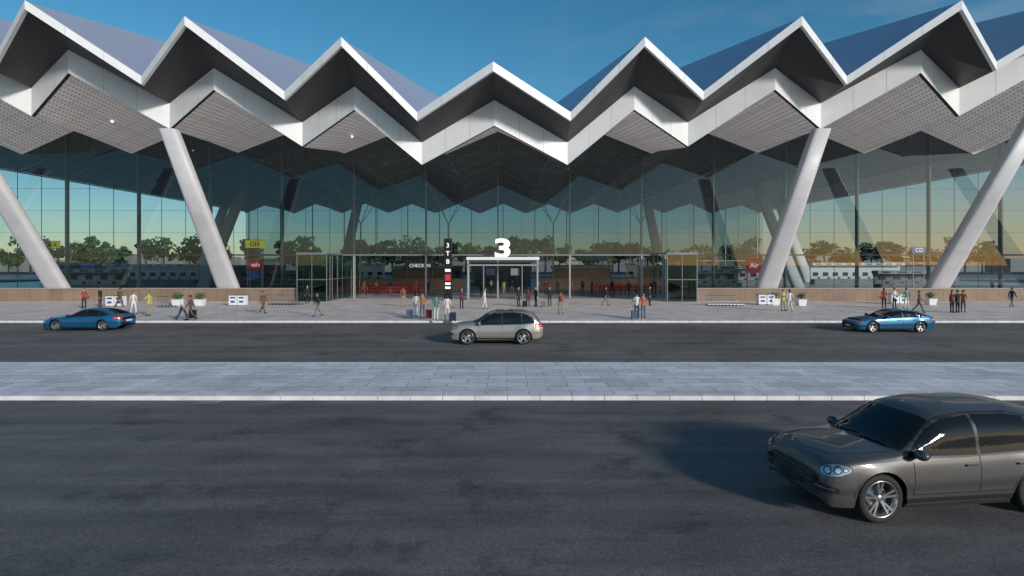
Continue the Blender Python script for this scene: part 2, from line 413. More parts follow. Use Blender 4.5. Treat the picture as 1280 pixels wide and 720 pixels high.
# ------------------------------------------------------------------ entrance portal + number
EP=empty('entrance_portal',(-.5,0,0))
b=MB(); yy=64.0
b.box(-4.15,4.15,yy-.5,yy+.9,4.65,5.0,M['cwhite']); b.box(-4.0,4.0,yy-.4,yy+.8,4.0,4.15,M['cmid'])
for x in (-3.95,3.95): b.box(x-.09,x+.09,yy-.4,yy+.8,.14,4.65,M['cmid'])
for x in (-2.2,2.2): b.box(x-.06,x+.06,yy-.3,yy+.7,.14,4.0,M['mull2'])
b.box(-1.9,-.9,yy+.2,yy+.4,2.9,3.7,M['screen']); b.box(.9,1.9,yy+.2,yy+.4,2.9,3.7,M['grey'])
b.obj('portal_frame',EP,bevel=.02)
def text(name, s, size, loc, m, parent, ext=.1, rot=(math.pi/2,0,0)):
    cu=bpy.data.curves.new(name,'FONT'); cu.body=s; cu.size=size; cu.extrude=ext; cu.align_x='CENTER'; cu.offset=.012*size; cu.materials.append(m)
    o=bpy.data.objects.new(name,cu); o.location=loc; o.rotation_euler=rot; link(o,parent); return o
t=text('number_three','3',2.9,(0,yy-.1,5.02),M['signw'],EP,.25); t.scale=(1.45,1,1); t.data.offset=.09

TT=empty('information_totem',((560-CX)/F*62.5,62.5,.14))
b=MB(); b.box(-.44,.44,-.2,.2,0,6.9,M['black']); b.box(-.5,.5,-.26,.26,0,.1,M['grey'])
b.box(-.3,.3,-.215,-.2,2.2,2.9,M['redlit']); b.box(-.3,.3,-.215,-.2,1.3,1.55,M['signw']); b.box(-.3,.3,-.215,-.2,1.75,2.0,M['signw'])
b.box(-.3,.3,-.215,-.2,3.2,3.5,M['signw'])
b.obj('totem_body',TT,bevel=.02)
for k,z in enumerate((5.9,5.0,4.1)): text('totem_letter','3TB'[k],.7,(0,-.21,z),M['signw'],TT,.01)

# ------------------------------------------------------------------ interior fit-out
def island(x,y,w,h=3.2,col='cwhite'):
    b=MB()
    b.box(-w/2,w/2,-.9,.9,0,1.05,M['grey']); b.box(-w/2-.1,w/2+.1,-1.0,-.3,1.05,1.13,M['cmid'])
    b.box(-w/2,w/2,.6,.9,1.05,h,M[col]); b.box(-w/2-.2,w/2+.2,-.5,1.0,h,h+.5,M['cwhite' if col=='cwhite' else 'cmid'])
    k=int(w/2)
    for i in range(k):
        xx=-w/2+(i+.5)*w/k; b.box(xx-.5,xx+.5,.52,.58,1.7,2.4,M['screen']); b.box(xx-.25,xx+.25,-.6,-.5,1.13,1.45,M['black'])
        b.box(xx-.6,xx+.6,-.52,-.5,h+.15,h+.35,M['black'])
    b.obj('check_in_counter',None,(x,y,.13))
for x,y,w,h,c in [(-95,125,16,4,'grey'),(-70,110,18,3.6,'cwhite'),(-48,104,13,3.4,'grey'),(-62,84,9,2.8,'cmid'),(-33,118,14,3.8,'cwhite'),(-15,124,10,3.2,'grey'),
    (16,118,12,3.4,'cmid'),(34,124,15,3.8,'cwhite'),(46,104,14,3.2,'cmid'),(70,112,18,3.8,'cwhite'),(92,125,16,4,'grey'),(60,84,9,2.6,'grey'),(32,88,9,2.6,'cmid'),(-32,86,8,2.6,'grey')]:
    island(x,y,w,h,c)
def panel_sign(name,x,y,z0,z1,w,m,txt=None,tm=None,ts=1):
    e=empty(name,(x,y,.13)); b=MB()
    b.box(-w/2,w/2,-.1,.1,z0,z1,m); 
    for xx in (-w*.4,w*.4): b.box(xx-.05,xx+.05,-.05,.05,0,z0,M['mull'])
    b.box(-w/2-.05,w/2+.05,-.12,.12,z1,z1+.06,M['mull'])
    b.obj('panel',e)
    if txt: text('lettering',txt,ts,(0,-.16,(z0+z1)/2-ts*.33),tm,e,.01)
def XW(px,d): return (px-CX)/F*d
panel_sign('yellow_zone_sign',XW(319,67),67,6.0,6.9,2.3,M['yellow'],'GH',M['black'],ts=.8)
panel_sign('yellow_zone_sign',XW(70,68),68,6.0,6.8,.9,M['yellow'],'A',M['black'],ts=.7)
panel_sign('blue_zone_sign',XW(1148,80),80,5.6,6.5,1.9,M['bluelit'],'CD',M['signw'],ts=.8)
panel_sign('advertising_panel',XW(320,68),68,3.4,4.6,1.8,M['redlit'],'sale',M['signw'],ts=.7)
panel_sign('advertising_panel',XW(319,68.4),68.4,2.2,3.2,1.7,M['bluelit'])
panel_sign('advertising_panel',XW(942,67.5),67.5,3.0,4.8,1.9,M['redlit'],'Air',M['signw'],ts=.8)
panel_sign('advertising_panel',XW(110,85),85,2.6,4.0,1.9,M['bluelit'])
panel_sign('advertising_panel',XW(740,100),100,4.6,6.0,5.5,M['cmid'])
panel_sign('advertising_panel',XW(525,97),97,3.2,4.4,5.5,M['grey'],'CHECK IN',M['signw'],ts=.8)
def barrier(x0,x1,y):
    b=MB(); x=x0
    while x<=x1+.01:
        b.tube((x,0,0),(x,0,1.0),.045,M['red'],n=8); b.tube((x,0,0),(x,0,.04),.18,M['black'],n=12)
        if x+1.5<=x1+.01:
            for z in (.9,.5): b.box(x+.03,x+1.47,-.012,.012,z-.045,z+.045,M['red'])
        x+=1.5
    b.obj('queue_barrier',None,(0,y,.13))
for y in (76,79,83,87): barrier(-22+(y-76)*.2,-11-(y-76)*.05,y); barrier(13,22.5,y)

# ------------------------------------------------------------------ trees beyond the hall
def tree_mass(name, specs):
    b=MB()
    for (x,y,h,w) in specs:
        tr=.18+.02*h; b.tube((x,y,0),(x+.2,y,h*.55),tr,M['bark'],r2=tr*.5,n=6)
        for k in range(4):
            a=R()*6.28; b.tube((x+.1,y,h*.4),(x+math.cos(a)*w*.3,y+math.sin(a)*w*.3,h*(.65+.15*R())),tr*.4,M['bark'],r2=.05,n=5)
        cl=[(x+(R()-.5)*w*.9,y+(R()-.5)*w*.6,h*(.42+.5*R()),w*(.16+.14*R())) for _ in range(13)]
        for (cx,cy,cz,cr) in cl:
            m=M['leaf'] if R()<.62 else M['leaf2']
            for _ in range(34):
                v=Vector((random.gauss(0,1),random.gauss(0,1),random.gauss(0,1))).normalized()*cr*(.5+.6*R())
                p=Vector((cx,cy,cz))+Vector((v.x,v.y,v.z*.75)); s=.4+.45*R()
                u=Vector((R()-.5,R()-.5,R()-.5)).normalized(); w2=u.orthogonal().normalized()
                b.quad(p-u*s-w2*s*.6,p+u*s-w2*s*.5,p+u*s*.8+w2*s*.6,p-u*s+w2*s*.5,m)
    return b.obj(name)
sp=[]; x=-250
while x<260:
    if R()<.88: sp.append((x,235+R()*30,10+R()*6.5,7+R()*5))
    x+=4.2+R()*4.0
tree_mass('tree_row',sp)
b=MB(); x=-420
while x<420:
    w=20+R()*40; b.box(x,x+w,300,330,0,5+R()*6,M['terra']); x+=w+R()*20
b.obj('distant_building_row')

# ------------------------------------------------------------------ cars
def interp(tab,x):
    tab=sorted(tab); 
    if x<=tab[0][0]: return tab[0][1]
    if x>=tab[-1][0]: return tab[-1][1]
    n=len(tab)
    def sl(i): return (tab[i+1][1]-tab[i][1])/(tab[i+1][0]-tab[i][0])
    for i in range(n-1):
        if tab[i][0]<=x<=tab[i+1][0]: break
    def tan(j):
        if j==0: return sl(0)
        if j==n-1: return sl(n-2)
        a,b_=sl(j-1),sl(j)
        return 0 if a*b_<=0 else 2*a*b_/(a+b_)
    h=tab[i+1][0]-tab[i][0]; t=(x-tab[i][0])/h
    return ((2*t**3-3*t**2+1)*tab[i][1]+(t**3-2*t**2+t)*h*tan(i)+(-2*t**3+3*t**2)*tab[i+1][1]+(t**3-t**2)*h*tan(i+1))

SUV=dict(L=2.42, fa=1.50, ra=-1.40, wr=.40, ar=.455, sill=.30, track=.81,
 top=[(2.42,.76),(2.39,.86),(2.33,.95),(2.2,1.02),(1.9,1.09),(1.5,1.14),(1.22,1.17),(1.08,1.22),(.48,1.60),(.22,1.715),(-.3,1.775),(-1.1,1.77),(-1.6,1.71),(-1.95,1.58),(-2.22,1.28),(-2.36,1.08),(-2.42,.95)],
 belt=[(2.42,.66),(2.36,.79),(2.2,.90),(1.9,.965),(1.5,.99),(.9,1.0),(0,1.01),(-1.4,1.06),(-2.0,1.06),(-2.3,1.0),(-2.42,.90)],
 w=[(2.42,.74),(2.38,.83),(2.28,.90),(2.05,.95),(1.7,.97),(1.2,.96),(0,.95),(-.8,.955),(-1.4,.975),(-1.9,.94),(-2.2,.87),(-2.36,.78),(-2.42,.70)],
 bot=[(2.42,.38),(2.3,.28),(2.0,.27),(-2.0,.30),(-2.3,.36),(-2.42,.46)])
SED=dict(L=2.48, fa=1.50, ra=-1.42, wr=.345, ar=.395, sill=.19, track=.79,
 top=[(2.48,.52),(2.45,.60),(2.38,.67),(2.2,.73),(1.8,.82),(1.3,.895),(1.0,.93),(.85,.97),(.15,1.31),(-.15,1.385),(-.55,1.415),(-1.0,1.39),(-1.5,1.29),(-2.0,1.11),(-2.25,1.01),(-2.4,.95),(-2.48,.84)],
 belt=[(2.48,.48),(2.4,.57),(2.2,.66),(1.8,.77),(1.4,.82),(.8,.84),(0,.86),(-1.4,.92),(-2.0,.92),(-2.3,.88),(-2.48,.78)],
 w=[(2.48,.62),(2.43,.74),(2.32,.84),(2.1,.91),(1.6,.95),(0,.93),(-.8,.94),(-1.45,.97),(-1.9,.94),(-2.2,.88),(-2.4,.79),(-2.48,.68)],
 bot=[(2.48,.26),(2.35,.18),(2.0,.17),(-2.0,.2),(-2.3,.26),(-2.48,.38)])

def body_mesh(P):
    L=P['L']; xs=[]; N=150
    for i in range(N+1):
        t=i/N; xs.append(L*math.sin(math.pi*(t-.5)) *.35 + L*(2*t-1)*.65)
    NS=14; NG=18; rows=[]
    def bul(s): return interp([(0,.93),(.2,.965),(.5,1.0),(.72,.992),(.9,.975),(1,.955)],s)
    for x in xs:
        top=interp(P['top'],x); belt=min(interp(P['belt'],x),top-.03); w=interp(P['w'],x); zb0=interp(P['bot'],x)
        zb=zb0; fl=0
        for ax in (P['fa'],P['ra']):
            dx=x-ax; 
            if abs(dx)<P['ar']: zb=max(zb,P['wr']+math.sqrt(P['ar']**2-dx*dx))
            if abs(dx)<P['ar']+.16: fl=max(fl,.5+.5*math.cos(math.pi*dx/(P['ar']+.16)))
        ring=[]
        for j in range(NS+1):
            z=zb+(belt-zb)*j/NS; s=(z-zb0)/(belt-zb0)
            y=w*bul(s)+.022*fl*max(0,1-max(0,(z-zb)/(belt-zb))*1.0)
            y-= .014*math.exp(-((s-.33)/.07)**2)*(1-fl)
            ring.append((x,y,z))
        h=top-belt; inset=min(.035,h*.09); ws=w*.955-inset; ex=2/interp([(0,2.2),(.2,2.6),(.6,3.2)],h)
        for j in range(1,NG+1):
            t=math.pi/2*j/NG
            y=ws*max(0,math.cos(t))**ex; z=belt+h*math.sin(t)**ex
            if j==1: z=max(z,belt+.006)
            ring.append((x,y if j<NG else 0,z))
        rows.append(ring)
    K=NS+NG+1; vs=[]; fs=[]
    for r in rows:
        vs+=r; vs+=[(x,-y,z) for x,y,z in r[:-1]]
    W=2*K-1
    for i in range(len(rows)-1):
        for j in range(K-1):
            a,b_,c,d=i*W+j,i*W+j+1,(i+1)*W+j+1,(i+1)*W+j
            fs.append((a,b_,c,d))
            def mm(q): 
                r,k=divmod(q,W); return q if k==K-1 else r*W+K+k
            fs.append((mm(d),mm(c),mm(b_),mm(a)))
    for i,rev in ((0,False),(len(rows)-1,True)):
        loop=[i*W+j for j in range(K)]+[i*W+K+j for j in range(K-2,-1,-1)]
        fs.append(tuple(loop if not rev else loop[::-1]))
    return vs,fs

def make_decal(bvh, o, u, v, d, poly, mt, b, off=.004, step=.07):
    bm=bmesh.new(); vs=[bm.verts.new((p[0],p[1],0)) for p in poly]
    try: f=bm.faces.new(vs)
    except: return
    bmesh.ops.triangulate(bm,faces=bm.faces[:])
    xs=[p[0] for p in poly]; ys=[p[1] for p in poly]
    for ax,lo,hi in ((0,min(xs),max(xs)),(1,min(ys),max(ys))):
        k=lo+step
        while k<hi:
            co=(k,0,0) if ax==0 else (0,k,0); no=(1,0,0) if ax==0 else (0,1,0)
            bmesh.ops.bisect_plane(bm,geom=bm.verts[:]+bm.edges[:]+bm.faces[:],plane_co=co,plane_no=no); k+=step
    bm.verts.ensure_lookup_table(); pts=[]
    for q in bm.verts:
        src=o+u*q.co.x+v*q.co.y; hit,nr,_,_=bvh.ray_cast(src,d)
        if hit is None:
            hit,nr,_,_=bvh.find_nearest(src+d*1.2)
        if nr.dot(d)>0: nr=-nr
        pts.append(hit+nr*off)
    fl=[[q.index for q in f.verts] for f in bm.faces]
    if fl:
        a,b2,c=[pts[i] for i in fl[0][:3]]
        if (b2-a).cross(c-a).dot(d)>0: fl=[f[::-1] for f in fl]
    bm.free(); b.add(pts,fl,mt,True)

def wheel(b,cx,cy,r,side,wid=.25):
    X=Matrix.Translation((cx,cy,r)) @ Matrix.Scale(-side,4,(0,1,0))
    h=wid/2
    b.lathe([(r*.70,-h*.8),(r*.74,-h),(r*.93,-h),(r*.985,-h*.8),(r,-h*.5),(r,h*.5),(r*.985,h*.8),(r*.93,h),(r*.74,h),(r*.70,h*.8)],M['tyre'],40,X,True)
    b.lathe([(r*.745,-h*.96),(r*.73,-h*1.02),(r*.70,-h*.9),(r*.66,-h*.3),(r*.66,h*.8)],M['rim'],40,X)
    b.lathe([(.001,h*.3),(r*.67,h*.3)],M['black'],24,X)
    b.lathe([(.001,-h*.05),(r*.45,-h*.05),(r*.45,h*.1)],M['metal'],28,X)
    b.lathe([(.001,-h*.72),(r*.10,-h*.72),(r*.15,-h*.6),(r*.16,-h*.2)],M['rim'],20,X)
    for k in range(5):
        for dd in (-.17,.17):
            a=2*math.pi*k/5+.3; a2=a+dd
            c0=Vector((math.cos(a+dd*.5)*r*.12,-h*.62,math.sin(a+dd*.5)*r*.12)); c1=Vector((math.cos(a2)*r*.715,-h*.88,math.sin(a2)*r*.715))
            t=Vector((-math.sin(a2),0,math.cos(a2)))*r*.042; dn=Vector((0,h*.35,0))
            vs=[c0-t,c0+t,c1+t,c1-t,c0-t+dn,c0+t+dn,c1+t+dn,c1-t+dn]
            b.add([X@q for q in vs],[(0,1,2,3),(4,7,6,5),(0,4,5,1),(1,5,6,2),(2,6,7,3),(3,7,4,0)],M['rim'])

def make_car(name,kind,paint,loc,rz,detail=True,rails=False):
    P=SUV if kind=='suv' else SED
    E=empty(name,loc,rz); vs,fs=body_mesh(P)
    b=MB(); b.add(vs,fs,paint,True); body=b.obj('body',E)
    bvh=BVHTree.FromPolygons([Vector(q) for q in vs],fs)
    g=MB(); V=Vector
    suv=kind=='suv'
    if suv:
        surround=[(1.10,1.03),(.84,1.27),(.56,1.49),(.26,1.62),(-.25,1.685),(-1.0,1.68),(-1.5,1.60),(-1.88,1.42),(-2.02,1.20),(-1.95,1.105),(-1.3,1.07),(0,1.03)]
        wins=[[(1.0,1.055),(.78,1.25),(.52,1.455),(.24,1.582),(-.26,1.645),(-.26,1.045)],
              [(-.33,1.05),(-.33,1.65),(-.95,1.642),(-1.25,1.61),(-1.30,1.095)],
              [(-1.38,1.10),(-1.34,1.595),(-1.52,1.55),(-1.83,1.395),(-1.94,1.21),(-1.90,1.135)]]
        ws=[(1.22,-.35),(1.18,-.60),(1.05,-.80),(.42,-.64),(.47,-.3),(.485,0),(.47,.3),(.42,.64),(1.05,.80),(1.18,.60),(1.22,.35),(1.235,0)]
        hz=.89
    else:
        surround=[(.95,.875),(.62,1.05),(.30,1.20),(.0,1.29),(-.4,1.325),(-.9,1.30),(-1.4,1.20),(-1.78,1.05),(-1.82,.965),(-1.3,.93),(0,.88)]
        wins=[[(.82,.90),(.56,1.05),(.28,1.175),(.0,1.26),(-.33,1.295),(-.33,.905)],
              [(-.40,.91),(-.40,1.297),(-.85,1.278),(-1.15,1.23),(-1.20,.945)],
              [(-1.26,.95),(-1.22,1.215),(-1.4,1.17),(-1.72,1.035),(-1.74,.985)]]
        ws=[(1.0,-.35),(.97,-.60),(.88,-.76),(.10,-.58),(.14,-.3),(.155,0),(.14,.3),(.10,.58),(.88,.76),(.97,.60),(1.0,.35),(1.01,0)]
        hz=.76
    cow=ws[-1][0]
    for s in (1,-1):
        o=V((0,2*s,0)); u=V((1,0,0)); v=V((0,0,1)); d=V((0,-s,0))
        make_decal(bvh,o,u,v,d,surround,M['trim'],g,.003,.08)
        for wp in wins: make_decal(bvh,o,u,v,d,wp,M['cglass'],g,.007,.07)
        lo=[p for p in surround[-4:]]
        pts=[(p[0],p[1]-.004) for p in lo]+[(surround[0][0],surround[0][1])]
        pl=pts+[(p[0],p[1]-.014) for p in pts[::-1]]
        make_decal(bvh,o,u,v,d,pl,M['chrome'] if not suv or rails else M['trim'],g,.006,.2)
        sl=P['sill']
        t=.006
        dxs=(.92,-.295,-1.25) if suv else (.78,-.36,-1.18)
        zt=(1.02,1.03,1.065) if suv else (.875,.885,.925)
        for i,dx in enumerate(dxs):
            zl=sl+.14 if i<2 else (P['wr']+P['ar']*.92)
            x2=dx if i<2 else (P['ra']+P['ar']*.55)
            make_decal(bvh,o,u,v,d,[(x2-t,zl),(x2+t,zl),(dx+t,zt[i]),(dx-t,zt[i])],M['gap'],g,.003,.1)
        make_decal(bvh,o,u,v,d,[(dxs[0],sl+.135),(dxs[0],sl+.148),(-.9,sl+.148),(-.9,sl+.135)],M['gap'],g,.003,.1)
        make_decal(bvh,o,u,v,d,[(P['fa']-P['ar']-.02,sl+.0),(P['ra']+P['ar']+.02,sl+.0),(P['ra']+P['ar']+.02,sl+.075),(P['fa']-P['ar']-.02,sl+.075)],M['trim'],g,.006,.12)
        for hx in ((-.12),( -1.06)):
            hit,nr,_,_=bvh.ray_cast(V((hx,2*s,hz)),d)
            if hit: g.box(hx-.10,hx+.10,hit.y-.005 if s>0 else hit.y-.035,hit.y+.035 if s>0 else hit.y+.005,hz-.014,hz+.014,paint)
        for ax in (P['fa'],P['ra']):
            pl=[];pl2=[]
            for k in range(0,19):
                a=math.pi*(k/18)*.94+.1
                pl.append((ax+math.cos(a)*(P['ar']+.004),P['wr']+math.sin(a)*(P['ar']+.004))); pl2.append((ax+math.cos(a)*(P['ar']+.025),P['wr']+math.sin(a)*(P['ar']+.025)))
            for k in range(18): make_decal(bvh,o,u,v,d,[pl[k],pl[k+1],pl2[k+1],pl2[k]],paint,g,.006,.3)
        mx=.88 if suv else .68; mz=1.09 if suv else .93; my=.97
        g.ball((mx,s*(my+.06),mz+.03),(.09,.13,.085),paint,16); g.tube((mx+.02,s*(my-.12),mz-.05),(mx,s*my,mz-.02),.03,M['trim'],n=8)
        g.ball((mx-.045,s*(my+.06),mz+.03),(.06,.11,.068),M['cglass'],12)
        dd=V((-.72,-.69*s,-.05)).normalized(); uu=V((-.69,.72*s,0)).normalized() ; vv=V((0,0,1))
        zc=.86 if suv else .615
        oc=V((P['L']-.30,.72*s,zc))-dd*2
        def ell(cu,cv,ru,rv,n=20,skew=0): return [(cu+ru*math.cos(2*math.pi*i/n),cv+rv*math.sin(2*math.pi*i/n)+skew*ru*math.cos(2*math.pi*i/n)) for i in range(n)]
        make_decal(bvh,oc,uu,vv,dd,ell(0,0,.235,.100,24,.12),M['gap'],g,.003,.06)
        make_decal(bvh,oc,uu,vv,dd,ell(0,0,.222,.089,24,.12),M['lamp'],g,.006,.06)
        for cu,rr in ((-.10,.060),(.04,.056),(.14,.033)):
            make_decal(bvh,oc,uu,vv,dd,ell(cu,cu*.12,rr,rr),M['trim'],g,.009,.05); make_decal(bvh,oc,uu,vv,dd,ell(cu,cu*.12,rr*.7,rr*.7),M['lampw'],g,.012,.05)
        oi=V((P['L']-.15,.68*s,.56 if suv else .36))-dd*2
        make_decal(bvh,oi,uu,vv,dd,[(-.2,-.07),(.2,-.05),(.2,.03),(-.02,.085),(-.2,.075)],M['trim'],g,.005,.06)
        make_decal(bvh,oi,uu,vv,dd,[(-.17,.0),(.15,.0),(.13,.016),(-.17,.018)],M['rim'],g,.009,.08)
        dr=V((.72,-.69*s,0)).normalized(); ur=V((.69,.72*s,0)).normalized()
        orr=V((-P['L']+.18,.76*s,1.0 if suv else .83))-dr*2
        make_decal(bvh,orr,ur,vv,dr,[(-.24,-.06),(.25,-.10),(.25,.08),(-.1,.09),(-.24,.06)],M['tail'],g,.006,.06)
        make_decal(bvh,orr,ur,vv,dr,[(-.1,-.02),(.2,-.04),(.2,-.01),(-.1,.01)],M['lampw'],g,.009,.06)
    dn=V((0,0,-1)); o=V((0,0,3)); UX=V((1,0,0)); UY=V((0,1,0))
    bx=[(p[0]+(.030 if p[0]>.5 else -.02),p[1]*1.03) for p in ws]
    make_decal(bvh,o,UX,UY,dn,bx,M['trim'],g,.003,.08)
    make_decal(bvh,o,UX,UY,dn,ws,M['cglass'],g,.007,.06)
    for y0,y1 in ((.1,.62),(-.5,.05)):
        pr=[]
        for k in range(5):
            yy=y0+(y1-y0)*k/4; xx=cow-.02-.06*k/4
            hit,nr,_,_=bvh.ray_cast(V((xx,yy,3)),dn)
            if hit: pr.append(hit+V((0,0,.02)))
        for k in range(len(pr)-1): g.tube(pr[k],pr[k+1],.009,M['trim'],n=6)
    for s in (1,-1):
        make_decal(bvh,o,UX,UY,dn,[(cow-.03,s*.76),(cow-.03,s*.768),(1.7,s*.73),(2.12,s*.56),(2.12,s*.552),(1.7,s*.722)],M['gap'],g,.003,.08)
        make_decal(bvh,o,UX,UY,dn,[(2.12,s*.56),(2.11,s*.55),(2.22,0),(2.230,0)],M['gap'],g,.003,.08)
    if rails: make_decal(bvh,o,UX,UY,dn,[(.08,-.42),(.08,.42),(-.85,.44),(-.85,-.44)],M['cglass'],g,.004,.1)
    ob=V((-4,0,0)); db=V((1,0,0))
    if suv: rw=[(-.60,1.22),(.60,1.22),(.66,1.3),(.52,1.50),(.3,1.58),(-.3,1.58),(-.52,1.50),(-.66,1.3)]
    else: rw=[(-.62,1.04),(.62,1.04),(.50,1.26),(.25,1.30),(-.25,1.30),(-.50,1.26)]
    make_decal(bvh,ob,V((0,1,0)),V((0,0,1)),db,rw,M['cglass'],g,.005,.06)
    zz=.62 if suv else .55
    make_decal(bvh,ob,V((0,1,0)),V((0,0,1)),db,[(-.27,zz),(.27,zz),(.27,zz+.12),(-.27,zz+.12)],M['plate'],g,.008,.2)
    make_decal(bvh,ob,V((0,1,0)),V((0,0,1)),db,[(-.7,.36),(.7,.36),(.7,.46),(-.7,.46)],M['trim'],g,.006,.1)
    of=V((4,0,0)); df=V((-1,0,0)); Y=V((0,1,0)); Z=V((0,0,1))
    if suv:
        make_decal(bvh,of,Y,Z,df,[(-.60,.74),(-.50,.54),(.50,.54),(.60,.74),(.55,.78),(-.55,.78)],M['trim'],g,.005,.06)
        for zz in (.59,.65,.71): make_decal(bvh,of,Y,Z,df,[(-.52,zz),(.52,zz),(.52,zz+.008),(-.52,zz+.008)],M['rim'],g,.012,.1)
        make_decal(bvh,of,Y,Z,df,[(-.62,.31),(.62,.31),(.55,.43),(-.55,.43)],M['trim'],g,.005,.06)
        make_decal(bvh,of,Y,Z,df,[(-.26,.46),(.26,.46),(.26,.57),(-.26,.57)],M['plate' if rails else 'trim'],g,.02,.2)
    else:
        make_decal(bvh,of,Y,Z,df,[(-.50,.28),(.50,.28),(.56,.42),(-.56,.42)],M['trim'],g,.005,.06)
        make_decal(bvh,of,Y,Z,df,[(-.26,.33),(.26,.33),(.26,.43),(-.26,.43)],M['plate'],g,.012,.2)
    if rails:
        for s in (1,-1):
            pr=[]
            for k in range(12):
                xx=.1-1.8*k/11; hit,_,_,_=bvh.ray_cast(V((xx,s*.62,3)),dn); pr.append(hit+V((0,0,.05 if 0<k<11 else 0)))
            for k in range(11): g.tube(pr[k],pr[k+1],.018,M['chrome'],n=6)
    g.obj('windows_and_trim',E)
    u=MB(); L=P['L']
    u.box(-L+.35,L-.35,-.60,.60,.22,.80 if not suv else .95,M['gap'])
    u.box(P['ra']+P['ar']+.02,P['fa']-P['ar']-.02,-.86,.86,.21,.5,M['gap']); u.box(P['fa']+P['ar']+.02,L-.16,-.70,.70,.26 if suv else .2,.5,M['gap']); u.box(-L+.15,P['ra']-P['ar']-.02,-.70,.70,.30,.6,M['gap'])
    u.obj('underbody',E)
    w=MB()
    for ax in (P['fa'],P['ra']):
        for s in (1,-1): wheel(w,ax,s*P['track'],P['wr'],s)
    w.obj('wheels',E)
    return E
def paint(name,col,metal=.5,rough=.28):
    m=mat(name,col,rough,metal=metal,coat=.6); return m
PG=paint('graphite_paint',(.088,.085,.084),.4,.40); PS=paint('silver_paint',(.42,.40,.37),.55,.32); PB=paint('blue_paint',(.012,.13,.28),.45,.3)
make_car('grey_suv','suv',PG,(7.42,10.14,0),math.pi+.12)
make_car('silver_suv','suv',PS,(XW(621,30),30.0,0),math.pi,rails=True)
make_car('blue_sedan','sed',PB,(XW(1108,35.3),35.2,0),math.pi)
make_car('blue_sedan','sed',PB,(XW(113,36),36.0,0),math.pi)

